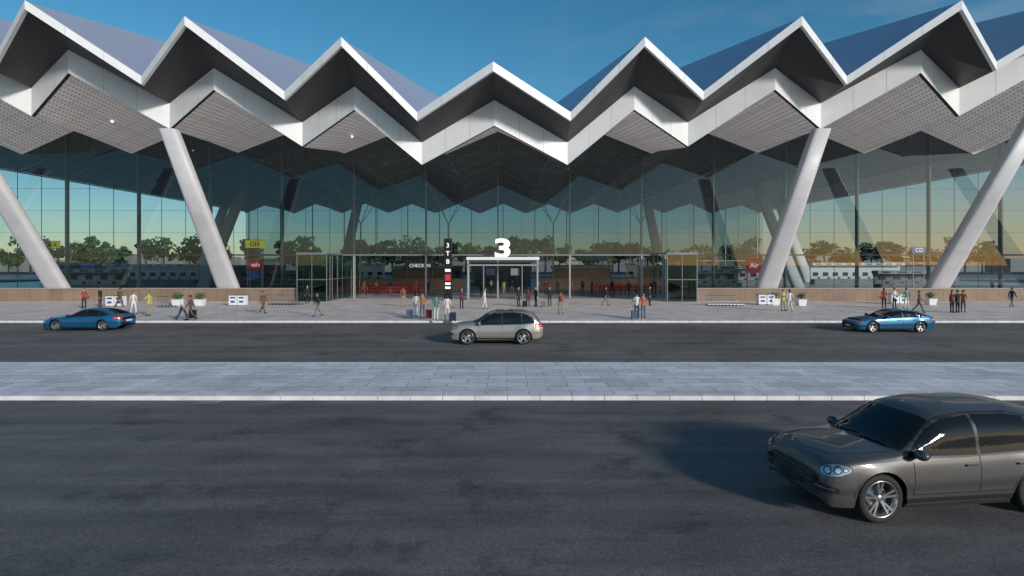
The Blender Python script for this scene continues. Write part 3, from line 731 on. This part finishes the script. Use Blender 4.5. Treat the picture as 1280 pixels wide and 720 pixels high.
# ------------------------------------------------------------------ people
def person_mesh(name, shirt, pants, hair, skin, sleeve=1, woman=False, la=0, ra=0, le=10, re=10, ll=0, rl=0, lk=0, rk=0, out=(6,6), bag=None, longhair=False, head=0):
    """angles in degrees, positive = forward (-Y). facing -Y."""
    sk=[];ed=[];rad=[];lab=[]
    def add(p,r): sk.append(Vector(p)); rad.append(r); return len(sk)-1
    def rot(v,a,o=0):
        v=Matrix.Rotation(math.radians(o),3,'Y')@Vector(v); return Matrix.Rotation(math.radians(-a),3,'X')@v
    def e(a,b_,l): ed.append((a,b_)); lab.append(l)
    sw=.165 if woman else .185; hw=.095
    pel=add((0,0,.96),.135); wa=add((0,0,1.10),.118 if woman else .13); ch=add((0,0,1.28),.135 if woman else .15); nb=add((0,0,1.44),.075); nk=add((0,-.01,1.53),.05); hd=add((0,-.02,1.60),.055)
    e(pel,wa,'shirt');e(wa,ch,'shirt');e(ch,nb,'shirt');e(nb,nk,'skin');e(nk,hd,'skin')
    hands=[]
    for s,a,el,o in ((1,la,le,out[0]),(-1,ra,re,out[1])):
        sh=add((s*sw,0,1.41),.058); e(nb,sh,'shirt')
        up=rot((0,0,-.29),a,-s*o); p=sk[sh]+up; eb=add(p,.043); e(sh,eb,'shirt' if sleeve>=1 else 'shirt')
        fo=rot((0,0,-.25),a+el,-s*o*.5); wr=add(p+fo,.029); e(eb,wr,'shirt' if sleeve>=2 else 'skin')
        f2=fo.normalized(); hn=add(p+fo+f2*.08,.034); e(wr,hn,'skin'); hands.append((s,sk[hn].copy(),f2))
    feet=[]
    for s,a,k in ((1,ll,lk),(-1,rl,rk)):
        hp=add((s*hw,0,.90),.088); e(pel,hp,'pants')
        p=sk[hp]+rot((0,0,-.41),a,-s*2); kn=add(p,.060); e(hp,kn,'pants')
        q=p+rot((0,0,-.40),a-k,0); an=add(q,.042); e(kn,an,'pants')
        fv=rot((0,-.17,-.045),(a-k)*.4); toe=add(q+fv,.034); e(an,toe,'shoe'); he=add(q+rot((0,.05,-.035),(a-k)*.4),.035); e(an,he,'shoe')
        feet.append(min((q+fv).z,sk[he].z))
    dz=.033-min(feet)
    sk=[p+Vector((0,0,dz)) for p in sk]
    me=bpy.data.meshes.new('sk'); me.from_pydata(sk,ed,[]); ob=bpy.data.objects.new('sk',me); link(ob)
    m=ob.modifiers.new('s','SKIN'); m.use_smooth_shade=True
    for i,r in enumerate(rad):
        me.skin_vertices[0].data[i].radius=(r,r); me.skin_vertices[0].data[i].use_root=(i==0)
    sb=ob.modifiers.new('u','SUBSURF'); sb.levels=1
    dg=bpy.context.evaluated_depsgraph_get(); dg.update(); ev=bpy.data.meshes.new_from_object(ob.evaluated_get(dg))
    bpy.data.objects.remove(ob)
    mats={'shirt':shirt,'pants':pants,'skin':skin,'shoe':M['black']}
    b=MB(); vv=[]
    for q in ev.vertices:
        c=q.co.copy(); z=c.z-dz
        if .86<z<1.48 and abs(c.x)<.2:
            f=min(1,(z-.86)/.06,(1.48-z)/.06)*min(1,(.22-abs(c.x))/.04); c.y*=1-.30*max(0,f)
        vv.append(c)
    b.v+= [tuple(c) for c in vv]
    for p in ev.polygons:
        c=p.center; best=9;bl='shirt'
        for (i,j),l in zip(ed,lab):
            a_,c_=sk[i],sk[j]; ab=c_-a_; t=max(0,min(1,(c-a_).dot(ab)/ab.length_squared)); dd=(c-(a_+ab*t)).length-(rad[i]*(1-t)+rad[j]*t)
            if dd<best: best=dd;bl=l
        zz=c.z-dz
        if bl=='shirt' and zz<.93 and abs(c.x)<.17: bl='pants'
        b.f.append(list(p.vertices)); b.m.append(b.mi(mats[bl])); b.sm.append(True)
    hz=1.655+dz; X=Matrix.Translation((0,-.02,hz))@Matrix.Rotation(math.radians(head),4,'Z')
    b.ball((0,0,0),(.072,.092,.112),skin,16,X)
    b.ball((0,-.02,-.06),(.052,.062,.055),skin,12,X)
    b.ball((0,-.098,-.012),(.013,.02,.024),skin,8,X)
    for s in (1,-1):
        b.ball((s*.03,-.083,.012),(.012,.008,.007),M['black'],8,X); b.ball((s*.074,.005,-.008),(.012,.02,.03),skin,8,X)
    b.ball((0,-.079,-.058),(.024,.008,.006),M['lips'],8,X)
    b.ball((0,.014,.026),(.081,.096,.100),hair,16,X)
    if longhair: b.ball((0,.05,-.06),(.078,.06,.16),hair,14,X)
    for s,hp,f2 in hands:
        hp=hp+Vector((0,0,dz)); side=Vector((0,1,0)) if abs(f2.y)<.8 else Vector((1,0,0)); side=(side-f2*side.dot(f2)).normalized(); cur=Vector((-s,0,0))
        for k,ln in enumerate((.065,.075,.07,.055)):
            st=hp+f2*.015+side*(-.027+.018*k); md=st+f2*ln*.55; en=md+(f2*.7+cur*.5)*ln*.5
            b.tube(st,md,.0095,skin,r2=.0085,n=6); b.tube(md,en,.0085,skin,r2=.0065,n=6)
        st=hp-f2*.045-side*.025; md=st-side*.03+f2*.03; b.tube(st,md,.012,skin,r2=.010,n=6); b.tube(md,md+f2*.03-side*.004,.010,skin,r2=.008,n=6)
    if bag=='backpack':
        b.ball((0,.17,1.25+dz),(.15,.10,.22),M['bagred'],14)
        for s in (1,-1): b.tube((s*.11,.1,1.44+dz),(s*.12,-.09,1.30+dz),.018,M['bagred'],n=6)
    if bag=='shoulder':
        b.box(.20,.30,-.12,.14,.86+dz,1.08+dz,M['bagbr']); b.tube((.24,0,1.08+dz),(.10,0,1.47+dz),.012,M['bagbr'],n=6)
    return b.mesh(name)
M['bagred']=mat('bag_red',(.30,.05,.03),.7); M['bagbr']=mat('bag_brown',(.16,.08,.04),.6); M['lips']=mat('lips',(.35,.10,.09),.5)
def cl(n,c): return mat('cloth_'+n,c,.85,var=.15,vscale=6)
C=dict(white=cl('white',(.62,.62,.60)),black=cl('black',(.02,.02,.022)),navy=cl('navy',(.02,.03,.07)),jean=cl('denim',(.07,.11,.20)),brown=cl('brown',(.13,.07,.045)),
 red=cl('red',(.34,.05,.035)),orange=cl('orange',(.42,.13,.04)),lime=cl('lime',(.42,.44,.12)),khaki=cl('khaki',(.32,.26,.17)),grey=cl('grey',(.16,.16,.17)),teal=cl('teal',(.08,.25,.24)),maroon=cl('maroon',(.14,.02,.03)))
skA=mat('skin_light',(.55,.34,.25),.5); skB=mat('skin_tan',(.38,.22,.14),.5)
hB=mat('hair_black',(.012,.010,.009),.5); hBr=mat('hair_brown',(.06,.03,.015),.5)
V_=[
 person_mesh('person_a',C['black'],C['black'],hB,skA,2,la=-4,ra=5),
 person_mesh('person_b',C['white'],C['navy'],hB,skB,1,la=-25,ra=22,le=15,re=20,ll=24,rl=-20,lk=8,rk=22),
 person_mesh('person_c',C['lime'],C['khaki'],hBr,skA,1,la=10,ra=40,re=60,ll=4,rl=-4),
 person_mesh('person_d',C['brown'],C['brown'],hB,skB,2,la=20,ra=-22,le=20,re=12,ll=-22,rl=22,lk=25,rk=6),
 person_mesh('person_e',C['red'],C['black'],hBr,skA,1,True,la=-10,ra=14,le=12,re=70,longhair=True,bag='shoulder'),
 person_mesh('person_f',C['white'],C['white'],hB,skA,1,True,la=5,ra=-25,re=8,ll=12,rl=-10,lk=4,rk=10,longhair=True),
 person_mesh('person_g',C['orange'],C['jean'],hB,skA,1,la=-12,ra=-16,le=80,re=75,out=(14,14)),
 person_mesh('person_h',C['grey'],C['khaki'],hBr,skB,2,la=-15,ra=15,le=20,re=20,ll=16,rl=-14,lk=6,rk=16,bag='backpack'),
 person_mesh('person_i',C['maroon'],C['black'],hB,skA,2,True,la=25,ra=-5,le=70,re=10,longhair=True),
 person_mesh('person_j',C['teal'],C['white'],hBr,skA,1,la=4,ra=-28,le=10,re=5,ll=6,rl=-6),
 person_mesh('person_k',C['navy'],C['grey'],hB,skB,2,la=-18,ra=20,le=25,re=15,ll=20,rl=-18,lk=6,rk=20),
 person_mesh('person_l',C['white'],C['black'],hB,skA,2,la=30,ra=28,le=60,re=60,ll=3,rl=-3),
]
def ppl(px,fy,k,rz=0,sc=1.08):
    d=2940/(fy-HY); 
    if d>40: d=(H-.14)*F/(fy-HY)
    o=bpy.data.objects.new('person',V_[k%len(V_)]); o.location=(XW(px,d),d,.14); o.rotation_euler=(0,0,math.radians(rz)); o.scale=(sc,)*3
    if 60.2<d<66 and abs(o.location.x)>20.5: o.location.y=59.5
    if 65<d<67: o.location.y=67.5
    link(o)
PP=[(105,386,4,20),(125,384,0,90),(150,384,3,180),(167,393,5,60),(186,395,2,10),(228,401,1,80),(238,401,3,-80),(329,392,3,70),(397,396,10,-60),(384,380,0,30),
(504,383,7,200),(520,396,5,170),(528,398,6,0),(545,402,9,180),(559,401,5,200),(577,386,8,30),(590,367,0,0),(602,371,0,180),(606,386,5,90),(614,366,11,20),
(648,383,0,40),(660,383,8,200),(670,383,0,-60),(687,383,0,10),(701,393,7,190),(697,367,3,0),(728,366,4,0),(740,367,0,60),(757,382,10,90),(786,369,3,10),(796,398,11,180),(804,398,6,10),
(812,382,0,50),(979,389,2,20),(987,389,5,180),(1105,386,4,160),(1118,386,11,20),(1133,386,9,180),(1149,391,3,60),(1190,391,8,10),(1197,391,0,190),(1204,391,6,120),(1265,384,10,100),
(440,368,0,30),(455,369,3,80),(470,366,1,120),(488,367,10,180),(640,367,10,20),(672,366,1,0),(765,367,0,180),(715,370,3,90),(560,368,4,10),(535,367,0,10),(1240,366,0,0),(630,368,2,180),(682,368,8,20),(800,368,6,0),(520,368,3,60)]
for p in PP: ppl(*p)

def suitcase(px,fy,m,h=.65):
    d=(H-.14)*F/(fy-HY); b=MB()
    b.box(-.22,.22,-.13,.13,.06,h,m); 
    for i in range(5): b.box(-.19+i*.09,-.16+i*.09,-.136,-.13,.1,h-.04,m)
    for s in (-1,1):
        b.tube((s*.12,.08,h),(s*.12,.08,1.0),.01,M['metal'],n=6)
        for t in (-.09,.09): b.tube((s*.18-.015,t,.03),(s*.18+.015,t,.03),.03,M['tyre'],n=10)
    b.tube((-.13,.08,1.0),(.13,.08,1.0),.015,M['black'],n=6)
    b.obj('suitcase',None,(XW(px,d),d,.14),bevel=.02)
suitcase(512,398,C['jean']); suitcase(793,399,C['jean']); suitcase(656,384,M['black'],.6); suitcase(536,398,C['maroon']); suitcase(566,402,C['navy']); suitcase(241,398,M['black']); suitcase(679,384,C['grey'],.55)
def trolleys(px,fy,nn,m,dirn=1):
    d=(H-.14)*F/(fy-HY); b=MB()
    for i in range(nn):
        x=i*.34*dirn
        for y in (-.28,.28):
            b.tube((x,y,.12),(x+.85*dirn,y*.7,.14),.018,m,n=6); b.tube((x,y,.12),(x-.12*dirn,y,1.0),.018,m,n=6)
            b.tube((x+.02,y-.02,.07),(x+.02,y+.02,.07),.07,M['tyre'],n=10); b.tube((x-.04*dirn,y,.42),(x+.3*dirn,y*.9,.46),.014,m,n=6)
        b.tube((x-.12*dirn,-.28,1.0),(x-.12*dirn,.28,1.0),.022,M['black'],n=6); b.tube((x+.85*dirn,-.2,.14),(x+.85*dirn,.2,.14),.018,m,n=6)
        for y in (-.15,0,.15): b.tube((x,y,.13),(x+.85*dirn,y*.7,.14),.009,m,n=6)
        b.tube((x-.06*dirn,-.28,.55),(x-.06*dirn,.28,.55),.012,m,n=6); b.tube((x+.3*dirn,-.25,.46),(x+.3*dirn,.25,.46),.012,m,n=6)
        b.tube((x+.8*dirn,-.02,.06),(x+.8*dirn,.02,.06),.06,M['tyre'],n=10)
    b.obj('luggage_trolley_row',None,(XW(px,d),d,.14))
trolleys(338,381,8,M['metal']); trolleys(884,382,9,M['metal'])
trolleys(200,384,3,M['metal'])
def bin_(px,fy):
    d=(H-.14)*F/(fy-HY); b=MB()
    for x in (-.42,.42):
        b.box(x-.38,x+.38,-.3,.3,.08,1.0,M['cwhite']); b.box(x-.25,x+.25,-.31,-.30,.72,.85,M['black']); b.box(x-.3,x+.3,-.26,.26,0,.08,M['grey'])
        b.box(x-.2,x+.2,-.308,-.301,.3,.5,M['blue'])
    b.box(-.84,.84,-.34,.34,1.0,1.06,M['grey']); b.obj('recycling_bin',None,(XW(px,d),d,.14),bevel=.02)
for p in ((145,383),(298,382),(957,381),(1122,380)): bin_(*p)
def plant(px,fy):
    d=(H-.14)*F/(fy-HY)
    e=empty('potted_plant',(XW(px,d),d,.14)); b=MB()
    vs=[(-.34,-.34,0),(.34,-.34,0),(.34,.34,0),(-.34,.34,0),(-.42,-.42,.62),(.42,-.42,.62),(.42,.42,.62),(-.42,.42,.62)]
    b.add(vs,[(0,3,2,1),(0,1,5,4),(1,2,6,5),(2,3,7,6),(3,0,4,7),(4,5,6,7)],M['cwhite']); b.obj('pot',e,bevel=.02)
    l=MB()
    for k in range(5): a=R()*6.28; l.tube((0,0,.6),(math.cos(a)*.2,math.sin(a)*.2,1.0),.02,M['bark'],n=5)
    for _ in range(260):
        v=Vector((random.gauss(0,.2),random.gauss(0,.2),.95+random.gauss(0,.16))); u=Vector((R()-.5,R()-.5,R()-.3)).normalized(); w=u.orthogonal().normalized(); s=.06+.05*R()
        l.quad(v-w*s*.4,v+u*s,v+w*s*.4,v-u*s,M['leaf2'] if R()<.6 else M['leaf'])
    l.obj('foliage',e)
for p in ((250,382),(1001,382),(1163,381),(968,381),(222,382)): plant(*p)

# ------------------------------------------------------------------ world & light
el=math.radians(18); az=math.radians(40)
sv=Vector((math.sin(az)*math.cos(el),-math.cos(az)*math.cos(el),math.sin(el)))
w=bpy.data.worlds.new('World'); scene.world=w; w.use_nodes=True
s=NB(w); bg=s.N['Background']; sky=s.new('ShaderNodeTexSky',sky_type='NISHITA'); sky.sun_disc=False
sky.sun_elevation=el; sky.sun_rotation=math.atan2(sv.x,sv.y); sky.air_density=1.0; sky.dust_density=.3; sky.ozone_density=2.8
hs=s.new('ShaderNodeHueSaturation'); hs.inputs['Hue'].default_value=.485; hs.inputs['Saturation'].default_value=1.27; s.L.new(sky.outputs[0],hs.inputs['Color'])
g=s.new('ShaderNodeTexCoord').outputs['Generated']; sp=s.new('ShaderNodeSeparateXYZ'); s.L.new(g,sp.inputs[0])
lo=s.rng(sp.outputs[2],0,.16,1,0); rt=s.rng(sp.outputs[0],-.1,.8,0,1); fw=s.rng(sp.outputs[1],0,.3,0,1)
hz=s.math('MULTIPLY',s.math('MULTIPLY',s.math('MULTIPLY',lo,rt),fw),.75)
c=s.mix(hz,hs.outputs[0],(5.0,3.9,2.5))
cn=s.noise(g,3.2,8,.62,(1,1,3.5)); cr=s.math('MULTIPLY',s.rng(cn,.50,.78,0,.28),s.rng(sp.outputs[0],-.1,.7,.05,1))
c=s.mix(cr,c,(4.6,4.9,5.3))
s.L.new(c,bg.inputs[0]); bg.inputs[1].default_value=.110
sun=bpy.data.lights.new('sun','SUN'); sun.energy=2.9; sun.angle=math.radians(7); sun.color=(1,.94,.87)
so=bpy.data.objects.new('sun',sun); so.rotation_euler=(-sv).to_track_quat('-Z','Y').to_euler(); so.location=(30,-30,40); link(so)

cam=bpy.data.cameras.new('camera'); cam.sensor_width=36; cam.lens=F/1280*36; cam.shift_x=(640-CX)/1280; cam.shift_y=-(360-HY)/1280
cam.clip_end=6000; cam.clip_start=.1
co=bpy.data.objects.new('camera',cam); co.location=(0,0,H); co.rotation_euler=(math.pi/2,0,0); link(co); scene.camera=co
scene.view_settings.view_transform='Standard'; scene.view_settings.look='None'; scene.view_settings.exposure=0
